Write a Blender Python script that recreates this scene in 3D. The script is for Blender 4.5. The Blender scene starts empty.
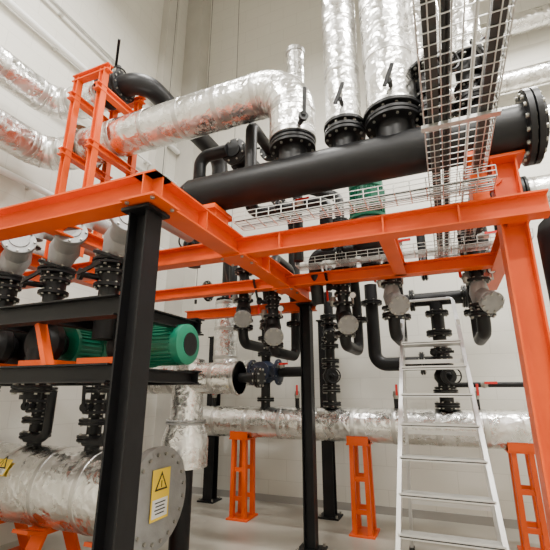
import bpy, bmesh, math, random
from mathutils import Vector as V, Matrix
random.seed(4)
X=V((1,0,0)); Y=V((0,1,0)); Z=V((0,0,1))
# ------------------------------------------------------------ materials
def mat(name, col, rough=.5, metal=0, bump=0, bscale=20, var=0, vscale=3, coat=0, em=None, spec=.5):
    m=bpy.data.materials.new(name); m.use_nodes=True
    nt=m.node_tree; b=nt.nodes['Principled BSDF']
    b.inputs['Base Color'].default_value=(*col,1)
    b.inputs['Roughness'].default_value=rough
    b.inputs['Metallic'].default_value=metal
    b.inputs['Coat Weight'].default_value=coat
    b.inputs['Specular IOR Level'].default_value=spec
    tc=nt.nodes.new('ShaderNodeTexCoord')
    if var>0:
        n=nt.nodes.new('ShaderNodeTexNoise'); n.inputs['Scale'].default_value=vscale; n.inputs['Detail'].default_value=6
        nt.links.new(tc.outputs['Object'],n.inputs['Vector'])
        r=nt.nodes.new('ShaderNodeValToRGB')
        r.color_ramp.elements[0].position=.3; r.color_ramp.elements[1].position=.7
        r.color_ramp.elements[0].color=(*[c*(1-var) for c in col],1)
        r.color_ramp.elements[1].color=(*[min(1,c*(1+var*.6)) for c in col],1)
        nt.links.new(n.outputs['Fac'],r.inputs['Fac']); nt.links.new(r.outputs['Color'],b.inputs['Base Color'])
    if bump>0:
        n2=nt.nodes.new('ShaderNodeTexNoise'); n2.inputs['Scale'].default_value=bscale; n2.inputs['Detail'].default_value=4
        nt.links.new(tc.outputs['Object'],n2.inputs['Vector'])
        bp=nt.nodes.new('ShaderNodeBump'); bp.inputs['Strength'].default_value=bump; bp.inputs['Distance'].default_value=.02
        nt.links.new(n2.outputs['Fac'],bp.inputs['Height']); nt.links.new(bp.outputs['Normal'],b.inputs['Normal'])
    if em: 
        b.inputs['Emission Color'].default_value=(*em[0],1); b.inputs['Emission Strength'].default_value=em[1]
    return m
def foil_mat():
    m=bpy.data.materials.new('aluminium_foil_wrap'); m.use_nodes=True
    nt=m.node_tree; L=nt.links; b=nt.nodes['Principled BSDF']
    b.inputs['Metallic'].default_value=1
    tc=nt.nodes.new('ShaderNodeTexCoord')
    n=nt.nodes.new('ShaderNodeTexNoise'); n.inputs['Scale'].default_value=5; n.inputs['Detail'].default_value=5
    L.new(tc.outputs['Object'],n.inputs['Vector'])
    r=nt.nodes.new('ShaderNodeValToRGB'); r.color_ramp.elements[0].position=.3; r.color_ramp.elements[1].position=.7
    r.color_ramp.elements[0].color=(.66,.65,.62,1); r.color_ramp.elements[1].color=(.88,.87,.85,1)
    L.new(n.outputs['Fac'],r.inputs['Fac']); L.new(r.outputs['Color'],b.inputs['Base Color'])
    rr=nt.nodes.new('ShaderNodeMapRange'); rr.inputs['To Min'].default_value=.18; rr.inputs['To Max'].default_value=.36
    L.new(n.outputs['Fac'],rr.inputs['Value']); L.new(rr.outputs['Result'],b.inputs['Roughness'])
    wv=nt.nodes.new('ShaderNodeTexNoise'); wv.inputs['Scale'].default_value=8; wv.inputs['Detail'].default_value=2
    L.new(tc.outputs['Object'],wv.inputs['Vector'])
    ad=nt.nodes.new('ShaderNodeVectorMath'); ad.operation='MULTIPLY_ADD'; ad.inputs[1].default_value=(.18,.18,.18)
    L.new(wv.outputs['Color'],ad.inputs[0]); L.new(tc.outputs['Object'],ad.inputs[2])
    v=nt.nodes.new('ShaderNodeTexVoronoi'); v.inputs['Scale'].default_value=11; v.distance='EUCLIDEAN'
    L.new(ad.outputs[0],v.inputs['Vector'])
    d=nt.nodes.new('ShaderNodeTexNoise'); d.noise_type='RIDGED_MULTIFRACTAL'; d.inputs['Scale'].default_value=10; d.inputs['Detail'].default_value=4
    L.new(tc.outputs['Object'],d.inputs['Vector'])
    mx=nt.nodes.new('ShaderNodeMath'); mx.operation='MULTIPLY_ADD'; mx.inputs[1].default_value=.3
    L.new(d.outputs['Fac'],mx.inputs[0]); L.new(v.outputs['Distance'],mx.inputs[2])
    bp=nt.nodes.new('ShaderNodeBump'); bp.inputs['Strength'].default_value=.6; bp.inputs['Distance'].default_value=.015
    L.new(mx.outputs[0],bp.inputs['Height']); L.new(bp.outputs['Normal'],b.inputs['Normal'])
    return m
FOIL=foil_mat()
TAPE=mat('foil_tape',(.58,.57,.55),.32,1,.2,35)
BLACK=mat('black_enamel',(.006,.006,.007),.45,0,.05,40,.3,8,0,spec=.32)
BLKSTEEL=mat('black_painted_steel',(.006,.006,.007),.5,0,.04,30,.3,4,spec=.28)
ORANGE=mat('orange_painted_steel',(.74,.088,.004),.45,0,.03,25,.12,3,0,spec=.35)
GREY=mat('grey_cast_iron',(.30,.30,.295),.45,.2,.15,60,.15,8)
GALV=mat('galvanised_steel',(.62,.62,.6),.35,.85,0,20,.15,10)
DKGALV=mat('dark_galvanised_channel',(.04,.04,.04),.45,.4,0,20,.15,10)
ALU=mat('brushed_aluminium',(.66,.66,.66),.34,.92,.03,60)
GREEN=mat('green_motor_paint',(.004,.16,.09),.4,0,.03,40,.1,6)
BLUE=mat('dark_blue_valve_paint',(.012,.02,.045),.4)
BOLT=mat('zinc_bolt',(.4,.39,.35),.4,.9)
YEL=mat('sign_yellow',(.9,.62,.04),.5)
WHITE=mat('white_plastic',(.8,.8,.78),.45)
INK=mat('sign_black_ink',(.01,.01,.01),.5)
BRASS=mat('brown_rust_flange',(.23,.12,.06),.6,.3,.1,30,.3,9)
RED=mat('red_handle',(.65,.012,.01),.45)
LAMP=mat('lamp_diffuser',(1,1,1),.5,0,em=((1,.97,.92),14))
# ------------------------------------------------------------ builder
class B:
    def __init__(s,name): s.name=name; s.bm=bmesh.new(); s.m=[]
    def mi(s,m):
        if m not in s.m: s.m.append(m)
        return s.m.index(m)
    def rings(s,rings,m,closed=False):
        i=s.mi(m); vs=[[s.bm.verts.new(p) for p in r] for r in rings]; n=len(vs[0])
        for a,b in zip(vs,vs[1:]):
            for k in range(n):
                f=s.bm.faces.new((a[k],a[(k+1)%n],b[(k+1)%n],b[k])); f.material_index=i
        if closed:
            for r,rev in ((vs[0],True),(vs[-1],False)):
                f=s.bm.faces.new(r[::-1] if rev else r); f.material_index=i
    def lathe(s,p,ax,prof,m,seg=24,ph=0):
        p=V(p); ax=V(ax).normalized(); q=ax.to_track_quat('Z','Y'); x=q@X; y=q@Y
        R=[]
        for d,r in prof:
            r=max(r,1e-4)
            R.append([p+ax*d+(x*math.cos(ph+2*math.pi*k/seg)+y*math.sin(ph+2*math.pi*k/seg))*r for k in range(seg)])
        s.rings(R,m,True)
    def cyl(s,p1,p2,r,m,seg=20,r2=None):
        p1=V(p1);p2=V(p2); s.lathe(p1,p2-p1,[(0,r),((p2-p1).length,r if r2 is None else r2)],m,seg)
    def tube(s,pts,r,m,bend=.15,seg=24,arc=9,bands=0,bm_=None):
        pts=[V(p) for p in pts]; path=[]
        for i,p in enumerate(pts):
            if i==0: path.append((p,(pts[1]-p).normalized(),0)); continue
            if i==len(pts)-1: path.append((p,(p-pts[i-1]).normalized(),0)); continue
            d1=(p-pts[i-1]).normalized(); d2=(pts[i+1]-p).normalized(); an=d1.angle(d2)
            if an<.02: continue
            t=bend*math.tan(an/2); s0=p-d1*t; n=(d2-d1*d1.dot(d2)).normalized(); c=s0+n*bend
            for k in range(arc+1):
                th=an*k/arc
                path.append((c-n*bend*math.cos(th)+d1*bend*math.sin(th), d1*math.cos(th)+n*math.sin(th),1))
        x=None; R=[]
        for p,t,_ in path:
            if x is None:
                x=t.orthogonal().normalized()
            x=(x-t*x.dot(t)).normalized(); y=t.cross(x)
            R.append([p+(x*math.cos(2*math.pi*k/seg)+y*math.sin(2*math.pi*k/seg))*r for k in range(seg)])
        s.rings(R,m,True)
        if bands:
            for (p,t,_),(p2,t2,_) in zip(path,path[1:]):
                L=(p2-p).length
                if L<.12: continue
                n=max(1,int(L/bands))
                for k in range(n+1):
                    c=p+(p2-p)*(k/n)
                    a=-.03 if k else 0
                    s.lathe(c+t*a,t,[(0,r*1.004),(.004,r*1.018),(.05,r*1.018),(.055,r*1.004)],bm_ or TAPE,seg)
            for k,(p,t,f) in enumerate(path):
                if f and k%3==0: s.lathe(p-t*.012,t,[(0,r*1.0),(.003,r*1.015),(.021,r*1.015),(.024,r*1.0)],bm_ or TAPE,seg)
    def box(s,c,sz,m,M=None):
        c=V(c); hx,hy,hz=[q/2 for q in sz]; i=s.mi(m)
        vs=[]
        for dx in(-1,1):
            for dy in(-1,1):
                for dz in(-1,1):
                    o=V((dx*hx,dy*hy,dz*hz)); 
                    if M is not None:o=M@o
                    vs.append(s.bm.verts.new(c+o))
        for f in ((0,1,3,2),(4,6,7,5),(0,4,5,1),(2,3,7,6),(0,2,6,4),(1,5,7,3)):
            q=s.bm.faces.new([vs[k] for k in f]); q.material_index=i
    def beam(s,p1,p2,h,w,m,kind='I',up=Z,t=.012):
        p1=V(p1);p2=V(p2); d=(p2-p1).normalized(); up=V(up)
        side=d.cross(up).normalized(); up=side.cross(d).normalized()
        if kind=='I':
            a,b_=w/2,h/2; q=t/2*.8
            pr=[(-a,-b_),(a,-b_),(a,-b_+t),(q,-b_+t),(q,b_-t),(a,b_-t),(a,b_),(-a,b_),(-a,b_-t),(-q,b_-t),(-q,-b_+t),(-a,-b_+t)]
        elif kind=='U':
            a,b_=w/2,h/2
            pr=[(-a,-b_),(a,-b_),(a,-b_+t),(-a+t,-b_+t),(-a+t,b_-t),(a,b_-t),(a,b_),(-a,b_)]
        else:
            a,b_=w/2,h/2; pr=[(-a,-b_),(a,-b_),(a,b_),(-a,b_)]
        s.rings([[p+side*x+up*y for x,y in pr] for p in (p1,p2)],m,True)
    def flange(s,p,ax,R,t=.03,m=BLACK,nb=12,bolt=BOLT,br=.012):
        p=V(p); ax=V(ax).normalized()
        s.lathe(p-ax*t/2,ax,[(0,R*.96),(.003,R),(t-.003,R),(t,R*.96)],m,32)
        q=ax.to_track_quat('Z','Y')
        for k in range(nb):
            th=2*math.pi*(k+.5)/nb
            c=p+(q@X*math.cos(th)+q@Y*math.sin(th))*R*.85
            s.lathe(c-ax*(t/2+br*1.1),ax,[(0,br),(t+br*2.2,br)],bolt,6)
    def fpair(s,p,ax,R,t=.025,m=BLACK,nb=12,gap=.006,br=.011,mid=None):
        p=V(p);ax=V(ax).normalized()
        s.flange(p-ax*(t/2+gap/2),ax,R,t,m,nb,br=br); s.flange(p+ax*(t/2+gap/2),ax,R,t,m,nb,br=br)
        s.lathe(p-ax*gap,ax,[(0,R*.8),(2*gap,R*.8)],mid or GREY,20)
    def butterfly(s,p,ax,r,hd,m=BLACK,lever=None,lm=None):
        p=V(p);ax=V(ax).normalized();hd=V(hd).normalized()
        s.flange(p-ax*.05,ax,r*1.55,.028,m,10,br=.009); s.flange(p+ax*.05,ax,r*1.55,.028,m,10,br=.009)
        s.lathe(p-ax*.036,ax,[(0,r*1.2),(.072,r*1.2)],m,24)
        s.cyl(p+hd*r*1.1,p+hd*(r*1.5+.10),.022,m,12)
        s.cyl(p+hd*(r*1.5+.09),p+hd*(r*1.5+.115),.042,m,14)
        lv=V(lever) if lever else ax
        e=p+hd*(r*1.5+.12)
        s.beam(e,e+lv.normalized()*.24+hd*.03,.012,.03,lm or m,'box',up=hd if abs(lv.normalized().dot(hd))<.9 else X)
    def gate(s,p,ax,r,hd,m=BLACK,wheel=.09,wm=None):
        p=V(p);ax=V(ax).normalized();hd=V(hd).normalized(); L=r*1.8
        s.lathe(p-ax*L,ax,[(0,r),(L*.4,r*1.05),(L*.8,r*1.5),(L*1.2,r*1.5),(L*1.6,r*1.05),(2*L,r)],m,24)
        s.flange(p-ax*L,ax,r*1.65,.026,m,8,br=.009); s.flange(p+ax*L,ax,r*1.65,.026,m,8,br=.009)
        s.lathe(p,hd,[(0,r*1.1),(r*1.6,r*.95),(r*1.7,r*1.25),(r*1.95,r*1.25),(r*2.0,r*.6),(r*2.6,r*.35),(r*3.0,.012),(r*3.7,.012)],m,20)
        c=p+hd*r*3.6; wm=wm or m
        s.torus(c,hd,wheel,.009,wm)
        q=hd.to_track_quat('Z','Y')
        for k in range(3):
            th=k*2*math.pi/3; s.cyl(c,c+(q@X*math.cos(th)+q@Y*math.sin(th))*wheel,.006,wm,6)
    def ball(s,p,ax,hd,r=.026):
        p=V(p);ax=V(ax).normalized();hd=V(hd).normalized()
        s.lathe(p-ax*.05,ax,[(0,r*1.1),(.03,r*1.3),(.05,r*1.6),(.07,r*1.3),(.1,r*1.1)],BOLT,10)
        s.cyl(p,p+hd*r*2.6,r*.4,BOLT,8); s.beam(p+hd*r*2.6,p+hd*r*2.8+ax*.13,.026,.012,RED,'box',up=hd.cross(ax))
    def gauge(s,p,n,r=.045):
        p=V(p);n=V(n).normalized()
        s.lathe(p,n,[(0,r),(.03,r),(.032,r*.9)],BLACK,20); s.lathe(p+n*.031,n,[(0,r*.86),(.002,r*.86)],WHITE,20)
        s.cyl(p-Z*(r+.06)+n*.015,p+n*.015-Z*r*.9,.008,BOLT,8)
    def torus(s,c,ax,R,r,m,seg=24,sg=8):
        q=V(ax).normalized().to_track_quat('Z','Y'); i=s.mi(m); vs=[]
        for k in range(seg):
            th=2*math.pi*k/seg; o=q@V((math.cos(th),math.sin(th),0))
            vs.append([s.bm.verts.new(V(c)+o*(R+r*math.cos(2*math.pi*j/sg))+(q@Z)*r*math.sin(2*math.pi*j/sg)) for j in range(sg)])
        for k in range(seg):
            for j in range(sg):
                f=s.bm.faces.new((vs[k][j],vs[(k+1)%seg][j],vs[(k+1)%seg][(j+1)%sg],vs[k][(j+1)%sg])); f.material_index=i
    def strainer(s,p,ax,r,br,m=GREY,L=.14):
        p=V(p);ax=V(ax).normalized();br=V(br).normalized()
        s.lathe(p-ax*L,ax,[(0,r),(L*.5,r*1.2),(L,r*1.4),(L*1.5,r*1.2),(2*L,r)],m,24)
        s.flange(p-ax*L,ax,r*1.75,.026,BLACK,8,br=.01); s.flange(p+ax*L,ax,r*1.75,.026,BLACK,8,br=.01)
        s.lathe(p,br,[(0,r*1.15),(r*2.6,r*1.15),(r*2.6,r*1.5),(r*2.95,r*1.5),(r*3.0,r*1.45),(r*3.05,r*.9),(r*3.15,r*.85)],m,24)
        q=br.to_track_quat('Z','Y')
        for k in range(8):
            th=k*math.pi/4; c=p+br*r*2.98+(q@X*math.cos(th)+q@Y*math.sin(th))*r*1.3
            s.lathe(c,br,[(0,.009),(.016,.009)],BOLT,6)
    def motor(s,p,ax,r,L,m=GREEN,tb=Z):
        p=V(p);ax=V(ax).normalized()
        s.lathe(p,ax,[(0,r*1.15),(.03,r*1.15),(.035,r*.95),(L*.78,r*.95),(L*.79,r*1.04),(L*.95,r*1.04),(L,r*.8)],m,28)
        q=ax.to_track_quat('Z','Y')
        for k in range(28):
            th=2*math.pi*k/28; o=(q@X*math.cos(th)+q@Y*math.sin(th))
            c=p+ax*(L*.42)+o*r*.98
            M=Matrix((o,ax.cross(o),ax)).transposed()
            s.box(c,(r*.16,.006,L*.66),m,M)
        tb=V(tb); M=Matrix((tb,ax.cross(tb),ax)).transposed()
        s.box(p+ax*L*.4+tb*r*1.15,(r*.5,r*.9,r*.9),m,M)
        s.lathe(p+ax*L,ax,[(0,r*.6),(.004,r*.6)],BLACK,20)
    def volute(s,p,ax,r,m=BLACK):
        p=V(p);ax=V(ax).normalized()
        s.lathe(p-ax*r*.5,ax,[(0,r*.5),(r*.1,r*.8),(r*.35,r),(r*.65,r),(r*.9,r*.8),(r,r*.55),(r*1.3,r*.5)],m,28)
    def done(s,sharp=32,parent=None):
        bmesh.ops.recalc_face_normals(s.bm,faces=s.bm.faces)
        co=[v.co for v in s.bm.verts]
        o=V(((min(c.x for c in co)+max(c.x for c in co))/2,(min(c.y for c in co)+max(c.y for c in co))/2,min(c.z for c in co)))
        bmesh.ops.translate(s.bm,verts=s.bm.verts,vec=-o)
        me=bpy.data.meshes.new(s.name+'_mesh'); s.bm.to_mesh(me); s.bm.free()
        for m in s.m: me.materials.append(m)
        me.shade_smooth(); me.set_sharp_from_angle(angle=math.radians(sharp))
        ob=bpy.data.objects.new(s.name,me); ob.location=o; bpy.context.collection.objects.link(ob)
        return ob
# ------------------------------------------------------------ room
AL,AR,BF,BB,H=-4.65,4.2,-3.0,6.25,11.0
def wallmat(name,axis,c1,c2):
    m=bpy.data.materials.new(name); m.use_nodes=True; nt=m.node_tree; L=nt.links; b=nt.nodes['Principled BSDF']
    b.inputs['Roughness'].default_value=.6
    tc=nt.nodes.new('ShaderNodeTexCoord'); sp=nt.nodes.new('ShaderNodeSeparateXYZ'); cb=nt.nodes.new('ShaderNodeCombineXYZ')
    L.new(tc.outputs['Object'],sp.inputs[0]); L.new(sp.outputs[axis],cb.inputs[0]); L.new(sp.outputs[2],cb.inputs[1])
    br=nt.nodes.new('ShaderNodeTexBrick'); br.inputs['Scale'].default_value=1
    br.inputs['Brick Width'].default_value=.6; br.inputs['Row Height'].default_value=.3; br.inputs['Mortar Size'].default_value=.006
    br.inputs['Mortar Smooth'].default_value=.4
    br.inputs['Color1'].default_value=(*c1,1); br.inputs['Color2'].default_value=(*[c*.98 for c in c1],1); br.inputs['Mortar'].default_value=(*c2,1)
    L.new(cb.outputs[0],br.inputs['Vector'])
    n=nt.nodes.new('ShaderNodeTexNoise'); n.inputs['Scale'].default_value=1.2; n.inputs['Detail'].default_value=6
    L.new(tc.outputs['Object'],n.inputs['Vector'])
    mx=nt.nodes.new('ShaderNodeMix'); mx.data_type='RGBA'; mx.blend_type='MULTIPLY'; mx.inputs['Factor'].default_value=.1
    L.new(br.outputs['Color'],mx.inputs['A']); L.new(n.outputs['Fac'],mx.inputs['B']); L.new(mx.outputs['Result'],b.inputs['Base Color'])
    bp=nt.nodes.new('ShaderNodeBump'); bp.inputs['Strength'].default_value=.15; bp.inputs['Distance'].default_value=.01; bp.invert=True
    L.new(br.outputs['Fac'],bp.inputs['Height']); L.new(bp.outputs['Normal'],b.inputs['Normal'])
    return m
WB=wallmat('painted_block_wall_x',0,(.66,.64,.575),(.57,.55,.49)); WL=wallmat('painted_block_wall_y',1,(.70,.68,.615),(.61,.59,.53))
def slab(name,lo,hi,m):
    b=B(name); lo=V(lo);hi=V(hi)
    i=b.box((lo+hi)/2,hi-lo,m)
    bmesh.ops.recalc_face_normals(b.bm,faces=b.bm.faces)
    me=bpy.data.meshes.new(name); b.bm.to_mesh(me); me.materials.append(m)
    o=bpy.data.objects.new(name,me); bpy.context.collection.objects.link(o); return o
FLOORM=mat('painted_concrete_floor',(.38,.355,.305),.28,0,.02,10,.18,1.6)
CEILM=mat('ceiling_paint',(.7,.69,.65),.7)
slab('floor',(AL-.2,BF-.2,-.2),(AR+.2,BB+.2,0),FLOORM)
slab('ceiling',(AL-.2,BF-.2,H),(AR+.2,BB+.2,H+.2),CEILM)
slab('wall_back',(AL-.2,BB,0),(AR+.2,BB+.2,H),WB)
slab('wall_front',(AL-.2,BF-.2,0),(AR+.2,BF,H),WB)
slab('wall_left',(AL-.2,BF,0),(AL,BB,H),WL)
slab('wall_right',(AR,BF,0),(AR+.2,BB,H),WL)
CONC=mat('pilaster_concrete',(.5,.48,.43),.65,0,.05,20,.08,2)
slab('trim_1',(AL,BB-.35,0),(AL+.4,BB,H),CONC)
slab('trim_2',(AL,BB-1.15,0),(AL+.16,BB-.85,H),CONC)
slab('baseboard_back',(AL+.4,BB-.015,0),(AR,BB,.1),mat('skirting_grey',(.3,.29,.27),.6))
# ------------------------------------------------------------ steel frame
zb=2.75
f=B('orange_steel_support_frame')
f.beam((-4.5,1.7,zb),(-1.42,1.7,zb),.17,.15,ORANGE)
f.beam((-1.5,1.62,zb),(-1.5,4.75,zb),.17,.16,ORANGE)
f.beam((-4.5,2.8,zb),(.72,2.8,zb),.15,.13,ORANGE)
f.beam((-3.3,3.95,zb),(.72,3.95,zb),.12,.12,ORANGE)
f.beam((-.3,2.8,zb),(-.3,3.95,zb),.12,.11,ORANGE)
f.beam((.56,2.8,zb),(.56,4.9,zb),.14,.13,ORANGE)
f.beam((-3.4,1.7,zb),(-3.4,3.95,zb),.12,.12,ORANGE)
f.beam((-2.5,1.7,zb),(-2.5,2.8,zb),.1,.1,ORANGE)
f.beam((-3.3,4.7,zb-.12),(-1.4,4.7,zb-.12),.12,.12,ORANGE)
f.beam((.53,2.95,0),(.53,2.95,3.16),.16,.17,ORANGE,up=X)
f.box((.53,2.95,.01),(.3,.3,.02),ORANGE)
f.box((.53,2.95,3.17),(.26,.24,.02),ORANGE)
f.beam((.5,2.95,3.05),(.2,2.95,2.8),.05,.05,ORANGE,'box')
for (x,y) in ((-1.5,1.7),(-1.5,2.8),(-1.5,3.95),(-1.5,4.65)):
    f.box((x,y,zb-.092),(.24,.24,.014),ORANGE)
    for dx in(-.09,.09):
        for dy in(-.09,.09): f.lathe((x+dx,y+dy,zb-.112),Z,[(0,.013),(.02,.013)],BOLT,6)
for x in(-1.1,-.3,.2): f.box((x,2.8,zb),(.012,.125,.14),ORANGE)
for y in(2.2,3.3): f.box((-1.5,y,zb),(.15,.012,.15),ORANGE)
for x in(-1.75,.35):
    f.box((x,2.87,2.98),(.1,.22,.32),ORANGE); f.box((x,2.87,3.15),(.14,.34,.04),ORANGE)
for sx in(-3.46,-3.08):
    f.beam((sx,2.58,zb+.07),(sx,2.58,4.98),.07,.07,ORANGE,up=X)
    f.beam((sx,3.12,zb+.07),(sx,3.12,4.98),.07,.07,ORANGE,up=X)
    f.beam((sx,2.5,4.72),(sx,3.2,4.72),.08,.08,ORANGE)
    f.beam((sx,2.5,4.02),(sx,3.2,4.02),.08,.08,ORANGE)
for z_ in(4.98,): 
    f.beam((-3.52,2.58,z_),(-3.0,2.58,z_),.08,.08,ORANGE); f.beam((-3.52,3.12,z_),(-3.0,3.12,z_),.08,.08,ORANGE)
f.done()
for (x,y,h,w) in ((-1.56,1.74,2.64,.135),(-1.5,4.62,2.64,.125),(-1.62,5.85,2.64,.15),(-3.55,5.95,2.5,.16)):
    c=B('black_steel_column'); c.beam((x,y,.02),(x,y,h-.02),w,w,BLKSTEEL,up=(Y if y>5 else X))
    c.box((x,y,.01),(.28,.28,.02),BLKSTEEL); c.box((x,y,h-.01),(.2,.2,.02),BLKSTEEL)
    for dx in(-.11,.11):
        for dy in(-.11,.11): c.lathe((x+dx,y+dy,.02),Z,[(0,.015),(.03,.015)],BOLT,6)
    c.done()
k=B('black_pump_rack')
for y in(1.72,2.55):
    k.beam((-4.5,y,2.07),(-1.66,y,2.07),.12,.1,BLKSTEEL,t=.01)
    k.beam((-4.5,y,1.70),(-1.66,y,1.70),.1,.1,BLKSTEEL,t=.01)
for x in(-4.2,-3.5,-2.9,-2.35,-1.72):
    k.beam((x,1.72,1.70),(x,2.6,1.70),.08,.08,BLKSTEEL,t=.01)
    k.beam((x,1.74,2.07),(x,2.6,2.07),.08,.08,BLKSTEEL,t=.01)
for x in(-3.95,-3.45,-2.75,-2.2):
    k.beam((x,1.75,1.75),(x-.12,1.75,2.01),.035,.06,ORANGE,'box')
    k.beam((x,2.1,1.78),(x+.3,2.1,1.78),.06,.3,ORANGE,'box')
k.done()
# ------------------------------------------------------------ main header
HB,HZ=2.87,3.36; hr=.17
h=B('black_header_pipe')
h.cyl((-2.02,HB,HZ),(.72,HB,HZ),hr,BLACK,40)
h.lathe((-2.02,HB,HZ),-X,[(0,hr),(.12,hr*.7),(.2,hr*.62)],BLACK,32)
h.fpair((-2.25,HB,HZ),X,.17,.03)
h.fpair((.72,HB,HZ),X,.26,.04,nb=16,br=.015)
h.lathe((.76,HB,HZ),X,[(0,.2),(.03,.2)],BLACK,32)
def stub(x,r,R): 
    h.cyl((x,HB,HZ+.1),(x,HB,HZ+.26),r,BLACK,28); h.fpair((x,HB,HZ+.285),Z,R,.028)
stub(-1.02,.125,.2); stub(-.56,.1,.17); stub(-.17,.14,.22); stub(.13,.09,.15); stub(.42,.09,.15)
h.done()
p=B('insulated_elbow_pipe')
p.tube([(-1.02,HB,3.70),(-1.02,HB,4.29),(-3.5,HB,4.29)],.205,FOIL,.3,36,12,bands=.42)
p.flange((-3.56,HB,4.29),X,.26,.05,BRASS,14)
p.tube([(-3.6,HB,4.29),(-4.1,HB,4.29),(-4.1,-1.2,4.29)],.19,FOIL,.3,36,12,bands=.42)
p.butterfly((-1.02,HB,3.75),Z,.13,V((.6,-.8,0)),lever=Z)
p.done()
p=B('insulated_bend_pipe')
p.tube([(-3.35,HB,4.99),(-4.1,HB,4.99),(-4.1,-1.2,4.99)],.185,FOIL,.3,36,12,bands=.42)
p.fpair((-3.3,HB,4.99),X,.2,.035)
p.tube([(-3.28,HB,4.99),(-2.8,HB,4.99),(-2.8,4.6,4.99),(-2.8,4.6,3.4)],.12,BLACK,.22,28,10)
p.fpair((-3.1,HB,4.99),X,.18,.025)
p.cyl((-3.2,HB,5.1),(-3.2,HB,5.32),.03,BLACK,12); p.beam((-3.25,HB,5.33),(-2.95,2.6,5.36),.015,.03,BLACK,'box')
p.torus((-3.2,HB,5.24),Z,.08,.01,BLACK)
p.done()
for x,r,n in((-.56,.15,9.5),(-.17,.2,9.5),(.13,.135,9.5),(.42,.12,9.5)):
    p=B('insulated_riser_pipe')
    z0=3.72 if x<0 else 4.05
    p.tube([(x,HB,z0),(x,HB,n)],r,FOIL,.3,36,bands=.5)
    p.flange((x,HB,z0),Z,r*1.15,.03,BLACK,12)
    if x>0:
        p.butterfly((x,HB,3.74),Z,.085,V((.35,-.9,0)),lever=V((-.3,-.4,.2)))
        p.cyl((x,HB,3.78),(x,HB,4.05),.085,BLACK); p.gate((x,HB,3.92),Z,.07,V((.5,-.85,0)))
    else:
        p.cyl((x+.02,HB-r*1.02,z0+.12),(x+.02,HB-r*1.05-.06,z0+.12),.018,BLACK,10)
        p.beam((x-.02,HB-r-.07,z0+.08),(x+.05,HB-r-.07,z0+.26),.015,.03,BLACK,'box',up=Y)
    p.done()
p=B('capped_vent_pipe')
p.tube([(-1.2,3.5,3.9),(-1.2,3.5,5.3)],.1,FOIL,.2,28,bands=.3); p.lathe((-1.2,3.5,5.3),Z,[(0,.11),(.05,.11),(.09,.03)],TAPE,28)
p.cyl((-1.2,3.5,2.82),(-1.2,3.5,3.9),.05,BLACK); p.fpair((-1.2,3.5,3.85),Z,.1,.02); p.done()
# long low insulated pipe with stands
LB,LZ=5.38,1.2
p=B('insulated_return_pipe')
p.tube([(-3.6,LB,LZ),(.85,LB,LZ)],.205,FOIL,.3,40,bands=.45)
p.flange((.87,LB,LZ),X,.21,.03,TAPE,0); p.flange((-3.62,LB,LZ),X,.21,.03,TAPE,0)
for x in(-3.2,-1.9,-.6,.3): p.cyl((x,LB,LZ+.18),(x,LB,LZ+.33),.03,BLACK,10); p.ball((x,LB,LZ+.36),Z,V((.3,-1,0)))
p.done()
for x in(-2.7,-1.08,.66):
    s=B('orange_pipe_stand')
    for dx in(-.09,.09):
        s.beam((x+dx,LB-.12,.02),(x+dx*.9,LB-.12,LZ-.2),.05,.07,ORANGE,'U',t=.008,up=X)
        s.beam((x+dx,LB+.12,.02),(x+dx*.9,LB+.12,LZ-.2),.05,.07,ORANGE,'U',t=.008,up=X)
    for z_ in(.25,.6):
        s.beam((x-.1,LB-.12,z_),(x+.1,LB-.12,z_),.05,.03,ORANGE,'box'); s.beam((x-.1,LB+.12,z_),(x+.1,LB+.12,z_),.05,.03,ORANGE,'box')
    s.box((x,LB,.01),(.3,.36,.02),ORANGE); s.box((x,LB,LZ-.215),(.28,.34,.02),ORANGE)
    s.box((x,LB-.16,LZ-.17),(.26,.02,.1),ORANGE); s.box((x,LB+.16,LZ-.17),(.26,.02,.1),ORANGE)
    s.done()
p=B('insulated_drop_pipe')
p.tube([(-3.04,LB,2.95),(-3.04,LB,1.87),(-2.62,LB,1.87)],.18,FOIL,.22,32,bands=.3)
p.cyl((-3.04,LB,2.95),(-3.04,LB,3.6),.09,BLACK); p.fpair((-3.04,LB,2.97),Z,.17)
p.done()
p=B('blue_check_valve_line')
p.cyl((-2.64,LB,1.87),(-1.75,LB,1.87),.07,BLACK); p.fpair((-2.58,LB,1.87),X,.16)
p.gate((-2.37,LB,1.87),X,.11,V((0,-1,0)),BLUE,.07)
p.tube([(-2.37,LB,1.39),(-2.37,LB,2.9)],.065,BLACK)
p.lathe((-2.37,LB,1.75),Z,[(0,.08),(.05,.16),(.2,.16),(.25,.08)],BLUE,28)
for z_ in(1.5,2.12,2.35,2.75): p.fpair((-2.37,LB,z_),Z,.12,.022,nb=8)
p.butterfly((-2.37,LB,2.55),Z,.065,V((.3,-1,0)),lever=X)
p.flange((-1.72,LB,1.87),X,.1,.03,BLACK,8)
p.ball((-2.1,LB-.1,1.95),X,V((0,-1,.3)))
p.gauge((-2.0,LB-.1,2.1),V((.2,-1,-.2)))
p.done()
p=B('black_riser_pipe')
x=-1.42
p.tube([(x,LB,1.39),(x,LB,2.95)],.065,BLACK)
for z_ in(1.45,1.62,2.0,2.2,2.6): p.fpair((x,LB,z_),Z,.12,.022,nb=8)
p.gate((x,LB,1.8),Z,.07,V((.4,-1,0))); p.strainer((x,LB,2.4),Z,.065,V((.3,-.8,-.5)),BLACK,.1)
p.done()
p=B('black_riser_pipe')
x=-.02
p.tube([(x,LB,1.39),(x,LB,2.74)],.08,BLACK)
for z_ in(1.45,1.6,2.55): p.fpair((x,LB,z_),Z,.14,.025,nb=8)
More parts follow.
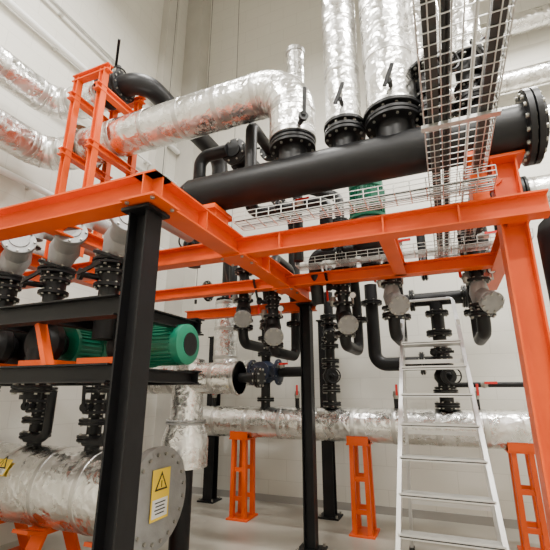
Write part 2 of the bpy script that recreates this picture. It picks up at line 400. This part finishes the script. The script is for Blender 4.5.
p.gate((x,LB,1.78),Z,.075,V((.4,-1,0))); p.butterfly((x,LB,2.05),Z,.08,V((-.4,-1,0)),lever=X); p.fpair((x,LB,2.3),Z,.15,.03,nb=8)
p.tube([(-.82,LB,3.0),(-.82,LB,1.94),(-.1,LB,1.94)],.085,BLACK,.15); p.fpair((-.82,LB,2.75),Z,.14,.022,nb=8); p.fpair((-.25,LB,1.94),X,.14,.022,nb=8)
p.tube([(-.55,LB,3.3),(-.55,LB,2.74),(.6,LB,2.74),(.6,LB,3.6)],.085,BLACK,.15)
p.fpair((-.3,LB,2.74),X,.14,.022,nb=8); p.fpair((.32,LB,2.74),X,.14,.022,nb=8)
p.tube([(-.02,LB-.02,1.68),(.9,LB-.02,1.68),(.9,LB-.02,2.5)],.03,BLACK,.06)
p.ball((.4,LB-.02,1.68),X,V((0,-1,.3)))
p.done()
# hanging valve lines under rear beam
for i,(x,zo) in enumerate(((-2.12,.12),(-1.74,-.1),(-.93,-.02),(-.42,.14),(.38,.1))):
    y=4.15
    p=B('strainer_valve_line')
    p.tube([(x,4.75,2.99),(x,4.75,3.24+zo),(x,y,3.24+zo),(x,y,2.08+zo*.5),(x,4.9,2.08+zo*.5),(x,4.9,2.6)],.06,BLACK,.12)
    p.fpair((x,y,2.88+zo),Z,.12,.022,nb=8); p.fpair((x,y,3.05+zo),Z,.12,.022,nb=8)
    p.fpair((x,4.9,2.45),Z,.12,.022,nb=8)
    p.butterfly((x,y,2.68+zo),Z,.06,V((-.5,-.8,0)),lever=V((0,-.3,1)))
    p.strainer((x,y,2.4+zo),Z,.065,V((.35,-.75,-.6)),GREY if i in(3,4) else BLACK,.12)
    br=V((.35,-.75,-.6)).normalized(); p.flange(V((x,y,2.4+zo))+br*.225,br,.105,.02,GREY,8)
    p.fpair((x,y,2.2+zo),Z,.115,.022,nb=8)
    p.ball((x-.1,y-.03,2.55+zo),Z,V((-1,-1,0))); p.cyl((x-.1,y-.03,2.55+zo),(x,y,2.55+zo),.012,BOLT,8)
    p.ball((x+.1,y-.04,2.95+zo),X,V((.1,-1,0))); p.cyl((x+.1,y-.04,2.95+zo),(x,y,2.95+zo),.012,BOLT,8)
    p.gauge((x+.12,y-.05,2.6+zo),V((.1,-1,-.3)),.035); p.cyl((x+.12,y-.05,2.52+zo),(x,y,2.52+zo),.008,BOLT,8)
    p.done()
p=B('black_distribution_manifold')
p.tube([(-3.0,4.75,2.98),(.9,4.75,2.98)],.09,BLACK); p.flange((-3.0,4.75,2.98),X,.15,.03); p.flange((.9,4.75,2.98),X,.15,.03)
for x in(-2.12,-1.74,-.93,-.42,.38): p.cyl((x,4.9,2.6),(x,4.82,2.95),.06,BLACK)
for x in(-2.4,-1.2,-.1,.6): p.fpair((x,4.75,2.98),X,.15,.025,nb=8); p.ball((x+.1,4.66,2.98),X,V((0,-1,0)))
p.tube([(-2.6,4.75,3.0),(-2.6,4.75,3.7),(-2.6,5.9,3.7)],.06,BLACK); p.tube([(-.1,4.8,3.0),(-.1,4.8,3.7),(.9,4.8,3.7)],.05,BLACK)
p.done()
p=B('black_cross_pipe')
p.tube([(-1.89,3.35,4.15),(-1.89,5.3,4.15),(-1.89,5.3,2.9)],.085,BLACK,.2)
for y in(3.4,3.6,3.95): p.fpair((-1.89,y,4.15),Y,.15,.03,nb=8)
p.butterfly((-1.89,3.75,4.15),Y,.085,Z,lever=V((1,.4,0)))
p.tube([(-1.55,3.5,4.2),(-1.55,4.5,4.2),(-1.0,4.5,3.95),(-1.0,4.5,2.9)],.06,BLACK,.14)
p.fpair((-1.55,3.6,4.2),Y,.12,.022,nb=8); p.fpair((-1.0,4.5,3.6),Z,.11,.022,nb=8)
p.cyl((-1.55,3.2,4.2),(-1.55,3.5,4.2),.06,BLACK); p.tube([(-1.55,3.2,4.2),(-1.55,3.12,4.2),(-1.55,3.12,3.3),(-1.55,3.3,3.3),(-.86,3.3,3.3),(-.86,3.3,2.83)],.06,BLACK,.08)
p.fpair((-1.3,3.3,3.3),X,.11,.022,nb=8); p.fpair((-.86,3.3,3.0),Z,.11,.022,nb=8); p.ball((-1.1,3.22,3.3),X,V((0,-1,-.2)))
p.tube([(-1.95,3.35,4.15),(-2.3,3.35,4.15),(-2.3,3.35,2.85)],.07,BLACK,.12)
p.gate((-2.3,3.35,3.05),Z,.07,V((.3,-1,0)))
p.done()
p=B('green_vertical_pump')
x,y=-.58,3.95
p.volute((x,y,3.05),Z,.17); p.cyl((x,y,2.82),(x,y,3.0),.1,BLACK); p.cyl((x,y,3.1),(x,y,3.3),.1,GREY)
p.flange((x,y,3.3),Z,.17,.03,GREY,8)
p.motor((x,y,3.32),Z,.175,.44,tb=V((.6,-.8,0)).normalized())
p.tube([(x,y,3.02),(x-.6,y,3.02),(x-.6,y+.12,2.5)],.07,BLACK,.1); p.fpair((x-.3,y,3.02),X,.12,.022,nb=8)
p.done()
# left pump units -------------------------------------------------
for i,x in enumerate((-2.12,-2.68,-3.24,-3.85)):
    y=2.12; p=B('circulation_pump')
    p.tube([(x+.12,y+.7,2.95),(x+.12,y+.05,2.95),(x+.12,y+.05,2.85)],.06,GREY,.08) 
    p.strainer((x,y,2.68),V((.35,0,1)),.082,V((.75,-.5,.35)),GREY,.14)
    p.fpair((x-.05,y,2.5),Z,.135,.022,nb=8)
    p.cyl((x-.05,y,2.2),(x-.05,y,2.52),.07,BLACK); p.butterfly((x-.05,y,2.38),Z,.07,V((-.4,-1,0)),lever=V((1,0,.2)))
    p.fpair((x-.05,y,2.2),Z,.14,.022,nb=8)
    p.cyl((x-.05,y,1.95),(x-.05,y,2.2),.075,BLACK)
    ax=X if i==0 else Y
    c=V((x-.05,y,1.95)) if i else V((x-.06,y+.25,1.92))
    p.volute(c,ax,.17)
    if i==0: 
        p.tube([(x-.05,y,2.1),(x-.05,y+.25,2.1)],.07,BLACK)
        p.lathe(c+X*.1,X,[(0,.11),(.08,.12),(.1,.15),(.12,.15)],BLACK,24)
        p.motor(c+X*.22,X,.135,.34,tb=Z)
    else: p.motor(c+Y*.16,Y,.14,.34,BLACK if i>1 else GREEN)
    p.tube([(c.x,c.y-.05,1.9),(c.x,c.y-.05,1.55)],.07,BLACK); p.fpair((c.x,c.y-.05,1.62),Z,.13,.022,nb=8)
    p.done()
# tank ------------------------------------------------------------
TB,TZ=3.2,.72
t=B('insulated_low_loss_header_tank')
t.tube([(-4.6,TB,TZ),(-2.55,TB,TZ)],.35,FOIL,.3,48,bands=.42)
t.flange((-2.5,TB,TZ),X,.4,.04,GREY,20,br=.016); t.flange((-2.445,TB,TZ),X,.41,.05,GREY,20,br=.016)
for x,foil in((-4.05,0),(-3.25,0)):
    t.cyl((x,TB,TZ+.3),(x,TB,1.9),.07,BLACK); 
    for z_ in(1.17,1.32,1.62): t.fpair((x,TB,z_),Z,.15,.026,nb=8)
    t.butterfly((x,TB,1.46),Z,.085,V((.3,-1,0)),lever=Z)
    t.tube([(x,TB,1.85),(x,TB,2.0),(x+.1,2.5,2.0)],.07,BLACK,.1)
    t.tube([(x+.28,TB-.1,1.6),(x+.28,TB-.1,1.15),(x,TB-.1,1.15)],.045,BLACK,.1)
for x in(-3.6,-4.3,-2.75):
    t.beam((x,TB-.3,.02),(x,TB-.12,TZ-.3),.16,.03,ORANGE,'box',up=X)
    t.beam((x,TB+.3,.02),(x,TB+.12,TZ-.3),.16,.03,ORANGE,'box',up=X)
    t.box((x,TB,.01),(.24,.75,.02),ORANGE); t.box((x,TB,TZ-.34),(.2,.4,.05),ORANGE)
    t.beam((x,TB-.36,TZ-.3),(x,TB-.2,TZ-.345),.2,.03,ORANGE,'box',up=X)
t.done()
t=B('insulated_tee_pipe')
tx,ty=-2.58,3.78
t.lathe((tx,ty,0),Z,[(0,.16),(.02,.16),(.02,.1),(.85,.1)],BLACK,28)
t.lathe((tx,ty,.85),Z,[(0,.1),(.02,.24),(.28,.24),(.48,.17),(.9,.17)],FOIL,32)
t.fpair((tx,ty,1.3),Z,.21,.02,nb=10,m=GREY)
t.tube([(-3.5,ty,1.74),(-1.98,ty,1.74)],.16,FOIL,.1,28,bands=.25)
t.lathe((tx,ty,1.72),Z,[(0,.165),(.15,.18),(.22,.165),(.26,.02)],FOIL,28)
t.flange((-1.97,ty,1.74),X,.175,.03,TAPE,0); t.cyl((-1.97,ty,1.74),(-1.72,ty,1.74),.05,BLACK); t.fpair((-1.74,ty,1.74),X,.1,.02,nb=8)
t.done()
def sign(name,c,u,v,n,w,hh):
    b=B(name); c=V(c);u=V(u);v=V(v);n=V(n)
    M=Matrix((u,v,n)).transposed()
    b.box(c,(w,hh,.004),YEL,M)
    b.box(c+v*(-hh*.27)+n*.0025,(w*.86,hh*.36,.002),WHITE,M)
    for k in range(4): b.box(c+v*(-hh*(.16+.07*k))+n*.0045,(w*(.6-.1*(k%2)),hh*.025,.001),INK,M)
    def tri(r,m,o):
        q=[c+v*hh*.2+n*o+(u*math.sin(a)+v*math.cos(a))*r for a in(0,2*math.pi/3,4*math.pi/3)]
        q2=[z_+n*.001 for z_ in q]; b.rings([q,q2],m,True)
    tri(w*.42,INK,.003); tri(w*.29,YEL,.0045); b.box(c+v*hh*.2+n*.0065,(w*.05,w*.22,.001),INK,M)
    b.done()
sign('warning_sign',(-2.405,TB+.0,TZ+.03),Y,Z,X,.24,.40)
sign('warning_sign',V((-4.05,TB,TZ))+V((0,-.85,.5)).normalized()*.366,X,V((0,.5,.85)).normalized(),V((0,-.85,.5)).normalized(),.2,.15)
# ------------------------------------------------------------ step ladder
l=B('aluminium_stepladder'); ca=-.1
def fr(z_,sd,off=0): return V((ca+sd*(.385-.0525*z_+off),3.25+.51*z_,z_))
for sd in(-1,1):
    l.beam(fr(0.02,sd),fr(2.5,sd),.085,.034,ALU,'U',up=Y,t=.004)
    l.beam(V((ca+sd*.42,5.02,.02)),V((ca+sd*.27,4.36,2.3)),.06,.03,ALU,'box',up=Y)
    l.box(fr(0.02,sd),(.05,.1,.04),INK); l.box((ca+sd*.42,5.02,.02),(.05,.08,.04),INK)
for i in range(9):
    z_=.07+.25*i
    w=2*(.385-.0525*z_)
    c=V((ca,3.25+.51*z_+.01,z_))
    dpt=.12 if i<8 else .3
    if i==8: c.y+=.08
    l.box(c,(w,dpt,.03),ALU)
    for kk in range(4): l.box(c+V((0,-dpt/2+dpt*(kk+.5)/4,.017)),(w*.94,dpt*.09,.004),GALV)
    l.box(c+V((0,-dpt/2-.001,.0)),(w*.97,.003,.008),DKGALV)
l.tube([fr(2.5,-1),fr(2.56,-1),fr(2.56,1),fr(2.5,1)],.015,ALU,.04,10)
for z_ in(.5,1.2,1.9):
    f1=(2.3-z_)/2.3; l.beam((ca-.27-.15*f1,4.36+.66*f1,z_),(ca+.27+.15*f1,4.36+.66*f1,z_),.04,.02,ALU,'box')
for sd in(-1,1): l.beam(fr(1.1,sd),(ca+sd*.345,4.70,1.1),.02,.006,ALU,'box')
l.done()
# ------------------------------------------------------------ trays
def tray(name,p0,p1,wd,ht,rail=None,cross=.1,nl=6,r=.0035,cables=0):
    b=B(name); p0=V(p0);p1=V(p1); d=(p1-p0).normalized(); s_=d.cross(Z).normalized(); L=(p1-p0).length
    for k in range(nl+1):
        o=s_*(-wd/2+wd*k/nl); b.cyl(p0+o,p1+o,r,GALV,5)
    for k in(1,2):
        for sd in(-1,1):
            o=s_*sd*wd/2+Z*ht*k/2; b.cyl(p0+o,p1+o,r,GALV,5)
    n=int(L/cross)
    for k in range(n+1):
        c=p0+d*(L*k/n); b.cyl(c-s_*wd/2,c+s_*wd/2,r,GALV,5)
        for sd in(-1,1): b.cyl(c+s_*sd*wd/2,c+s_*sd*wd/2+Z*ht,r,GALV,5)
    if rail:
        for sd in(-1,1): b.beam(p0+s_*sd*(wd*.36)+Z*.03,p1+s_*sd*(wd*.36)+Z*.03,.05,.055,DKGALV,'U',t=.005)
    for k in range(cables):
        o=s_*random.uniform(-wd*.3,wd*.3)+Z*.014; b.cyl(p0+o,p1+o,.009,random.choice([INK,WHITE,INK]),8)
    for k in range(int(L/1.2)+1):
        c=p0+d*min(L,.3+1.2*k)
        if rail: b.beam(c-s_*wd*.55-Z*.012,c+s_*wd*.55-Z*.012,.02,.04,GALV,'box')
        if rail and k==0:
            for sd in(-1,1): b.cyl(c+s_*sd*wd*.55,V((c.x,c.y,H-.01))+s_*sd*wd*.55,.004,GALV,5)
    return b.done()
tray('overhead_mesh_cable_tray',(.22,-.6,3.03),(.22,5.2,3.03),.36,.08,True,cross=.07,nl=8,cables=3)
tray('mesh_cable_tray',(-1.4,2.62,2.87),(.42,2.62,2.87),.2,.07,cables=2)
tray('mesh_cable_tray',(-1.3,3.78,2.84),(.8,3.78,2.84),.2,.07,cables=2)
# ------------------------------------------------------------ right side
p=B('insulated_branch_pipe')
p.tube([(.8,3.7,3.22),(3.2,3.7,3.22)],.15,FOIL,.3,32,bands=.4); p.tube([(.86,3.7,3.9),(3.2,3.7,3.9)],.13,FOIL,.3,32,bands=.4)
p.fpair((.78,3.7,3.22),X,.17); p.fpair((.83,3.7,3.9),X,.16)
p.tube([(.78,3.7,3.22),(.66,3.7,3.22),(.66,3.7,2.9)],.08,BLACK,.1)
p.tube([(.83,3.7,3.9),(.68,3.7,3.9),(.68,4.3,3.9),(.68,4.3,3.0)],.07,BLACK,.1)
p.done()
p=B('black_expansion_vessel')
x,y=.93,3.4
p.lathe((x,y,1.95),Z,[(0,.03),(.02,.1),(.08,.16),(.15,.17),(.8,.17),(.88,.15),(.94,.09),(.96,.03)],BLACK,32)
p.cyl((x,y,2.88),(x,y,3.05),.03,BLACK); p.cyl((x,y,0.02),(x,y,1.97),.05,BLACK); p.flange((x,y,.02),Z,.15,.02,BLACK,6)
p.done()
d=B('wall_insulated_ducts')
for z_ in(6.1,7.1): d.tube([(-.1,BB-.3,z_),(AR-.02,BB-.3,z_)],.15,FOIL,.3,32,bands=.7)
d.tube([(-.1,BB-.3,6.1),(-.3,BB-.3,6.1),(-.3,BB-.3,9)],.15,FOIL,.25,32)
d.done()
d=B('wall_conduit_pipes')
for z_,r_,m_ in((5.35,.03,GALV),(5.6,.02,WHITE),(6.3,.05,WHITE),(6.9,.03,GALV),(4.1,.04,WHITE)):
    d.cyl((AL+.08,-2.5,z_),(AL+.08,BB-.4,z_),r_,m_,12)
    for y in range(-2,6): d.box((AL+.04,y,z_),(.08,.04,r_*2.4),GALV)
d.done()
d=B('hanging_cables')
for x,y,z0 in((-3.7,4.4,3.0),(-3.3,4.9,2.9),(-2.9,5.2,3.6)):
    d.cyl((x,y,z0),(x,y,H-.01),.005,INK,6); d.lathe((x,y,z0-.05),Z,[(0,.02),(.06,.02)],INK,8)
d.done()
# ------------------------------------------------------------ lights
def lum(x,y,z_,L=1.5,pw=330):
    b=B('linear_ceiling_luminaire'); b.box((x,y,z_+.05),(L,.22,.07),WHITE); b.box((x,y,z_+.008),(L*.97,.18,.014),LAMP)
    for dx in(-L*.4,L*.4): b.cyl((x+dx,y,z_+.08),(x+dx,y,H-.001),.006,GALV,6)
    b.done()
    ld=bpy.data.lights.new('luminaire_light','AREA'); ld.shape='RECTANGLE'; ld.size=L; ld.size_y=.3; ld.energy=pw; ld.color=(1,.972,.92)
    o=bpy.data.objects.new('luminaire_light',ld); o.location=(x,y,z_-.03); bpy.context.collection.objects.link(o)
for x,y in((1.45,4.75),(-2.2,2.6),(1.6,1.6),(-2.4,-.6),(1.4,-1.4)): lum(x,y,8.2 if (x<0 and y>2) else (6.9 if y>2 else 7.2))
w=bpy.data.worlds.new('World'); bpy.context.scene.world=w; w.use_nodes=True
w.node_tree.nodes['Background'].inputs[0].default_value=(.9,.92,1,1); w.node_tree.nodes['Background'].inputs[1].default_value=.3
# ------------------------------------------------------------ camera
c=bpy.data.cameras.new('camera'); c.sensor_width=36; c.lens=26.18; c.clip_start=.05
o=bpy.data.objects.new('camera',c); o.location=(0,0,1.6); o.rotation_euler=(math.radians(90+16.3),0,math.radians(22.5))
bpy.context.collection.objects.link(o); bpy.context.scene.camera=o
